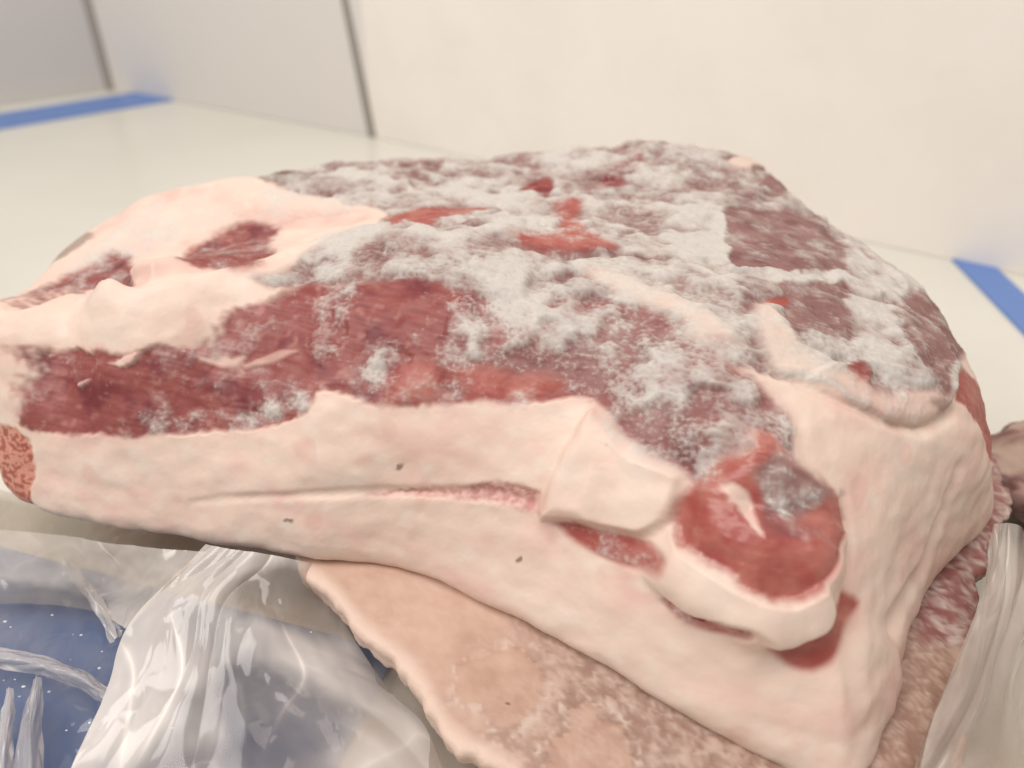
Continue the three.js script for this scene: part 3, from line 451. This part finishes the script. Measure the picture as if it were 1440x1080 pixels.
function milkMap(w, h, scale, seedAt, base, clearSpots = []) {   // where the film is stretched white and where it stays clear
  const d = new Uint8Array(w * h * 4);
  for (let j = 0; j < h; j++) for (let i = 0; i < w; i++) {
    const x = i / w * scale[0], y = j / h * scale[1], wv = 0.5 * N3(x * 0.8, y * 0.8, seedAt + 3);
    const r1 = 1 - Math.abs(N3((x + wv) * 1.5, (y - 0.4 * x) * 0.5, seedAt)) * 3.2, cl = fbm(x * 0.7, y * 0.7, seedAt + 20, 3), gate = smooth(-0.05, 0.35, N3(x * 0.9, y * 0.9, seedAt + 40));
    let milk = base + 0.3 * cl + 0.45 * Math.pow(clamp(r1), 10) * gate + 0.05 * N3(x * 9, y * 4, seedAt + 8);
    for (const [cu, cv, ru, rv] of clearSpots) milk *= lerp(0.3, 1, smooth(0.55, 1.15, Math.hypot((i / w - cu) / ru, (j / h - cv) / rv) + 0.5 * fbm(x * 1.6, y * 1.6, seedAt + 60, 3)));
    const v = 255 * clamp(1 - milk), o = (j * w + i) * 4; d[o] = d[o + 1] = d[o + 2] = v; d[o + 3] = 255;
  }
  const t = new THREE.DataTexture(d, w, h); t.magFilter = THREE.LinearFilter; t.wrapS = t.wrapT = THREE.MirroredRepeatWrapping; t.needsUpdate = true; return t;
}
function filmMat(scale, seedAt, base, color = [0.78, 0.735, 0.69], spots = []) {
  const m = new THREE.MeshPhysicalMaterial({ color: new THREE.Color().setRGB(...color), roughness: 0.1, transmission: 1, thickness: 0, ior: 1.45, specularIntensity: 1, side: THREE.DoubleSide });
  m.transmissionMap = milkMap(512, 512, scale, seedAt, base, spots); return m;
}
const crumple = (amp) => (x, y, z) => {
  const wx = x + 0.012 * N3(x * 20, 1, z * 20), wz = z + 0.012 * N3(x * 20, 7, z * 20);
  return amp * (0.004 * fbm(x * 22, y * 22, z * 18, 2) + 0.0062 * (0.3 - Math.abs(N3(wx * 34 + wz * 16, y * 20, wz * 20))) + 0.0034 * (0.3 - Math.abs(N3(wx * 70 - wz * 30, y * 40, wz * 38 + 9))) + 0.0005 * (0.3 - Math.abs(N3(wx * 120, y * 60, wz * 90))));
};
const drape = (amp) => (x, y, z, u, v) => {               // a few long folds running down the fall of the film
  const w = u + 0.16 * N3(u * 2, v * 2, 4) + 0.22 * v, f1 = N3(w * 3.6, v * 0.7, 2), f2 = N3(w * 6 - v * 2, v * 1.3, 8), f3 = N3(u * 9 + v * 4, v * 7 - u * 3, 12);
  return amp * (0.007 * (0.3 - Math.abs(f1)) + 0.0035 * (0.3 - Math.abs(f2)) * smooth(-0.3, 0.3, N3(u * 3, v * 3, 31)) + 0.0012 * (0.3 - Math.abs(f3)) * smooth(0, 0.4, N3(u * 4, v * 4, 51)) + 0.003 * fbm(u * 3, v * 3, 17, 2));
};
{
  const b = thing('plastic_bag', 'clear crumpled plastic bag lying at the lower left beneath the slab', 'plastic bag', [0, 0, 0]);
  child('film_sheet', sheet(BAG_A, 260, 200, (x, y, z, u, v) => Math.max(-0.002, crumple(1)(x, y, z, u, v)), 0), filmMat([3.6, 3], 2, 0.1), b, 'flat clear film over the blue strip');
  child('film_fold', sheet(BAG_B, 220, 220, drape(1), 4), filmMat([2.6, 2], 14, 0.58, [0.86, 0.80, 0.755], [[0.6, 0.76, 0.3, 0.22], [0.5, 1.0, 0.4, 0.2], [0.72, 0.2, 0.36, 0.2]]), b, 'milky fold hanging from under the slab');
  child('film_fold', sheet(BAG_C, 200, 120, crumple(0.6), 9), filmMat([2.5, 2], 31, 0.42, [0.84, 0.78, 0.725], [[0.3, 0.95, 0.5, 0.3]]), b);
  for (const [rows, sd] of [[BAG_D, 71], [BAG_E, 75], [BAG_F, 79], [BAG_G, 83]]) child('film_fold', sheet(rows, 90, 60, drape(0.35), sd), filmMat([1.2, 1.2], sd, 0.36, [0.86, 0.82, 0.80]), b);
  const dropShape = new THREE.SphereGeometry(1, 10, 6, 0, Math.PI * 2, 0, Math.PI / 2), drops = [];
  for (let i = 0; i < 36; i++) {
    const left = rnd() < 0.7, x = left ? -0.24 + rnd() * 0.08 : -0.145 + rnd() * 0.06, z = -0.25 + rnd() * 0.07, s = 0.00025 + 0.0004 * rnd() * rnd(), g = dropShape.clone();
    g.scale(s * (1 + rnd()), s * 0.7, s); g.translate(x, left ? 0.0165 : 0.0305, z); drops.push(g);
  }
  const dr = child('water_droplets', mergeGeometries(drops), new THREE.MeshPhysicalMaterial({ color: 0xffffff, roughness: 0.08, transmission: 0.4, thickness: 0.001, ior: 1.33 }), b); dr.userData.kind = 'stuff';
}
{
  const b = thing('plastic_bag_001', 'milky plastic bag draped down the lower right edge of the picture', 'plastic bag', [0, 0, 0]);
  child('film_sheet', sheet(BAG_R, 160, 220, drape(0.8), 20), filmMat([1.6, 2.4], 50, 0.34, [0.74, 0.66, 0.60]), b);
  child('film_fold', sheet(BAG_R2, 60, 220, crumple(0.4), 24), filmMat([2, 4], 61, 0.3, [0.72, 0.65, 0.60]), b, 'turned back edge of the bag');
}


renderer.render(scene, camera);
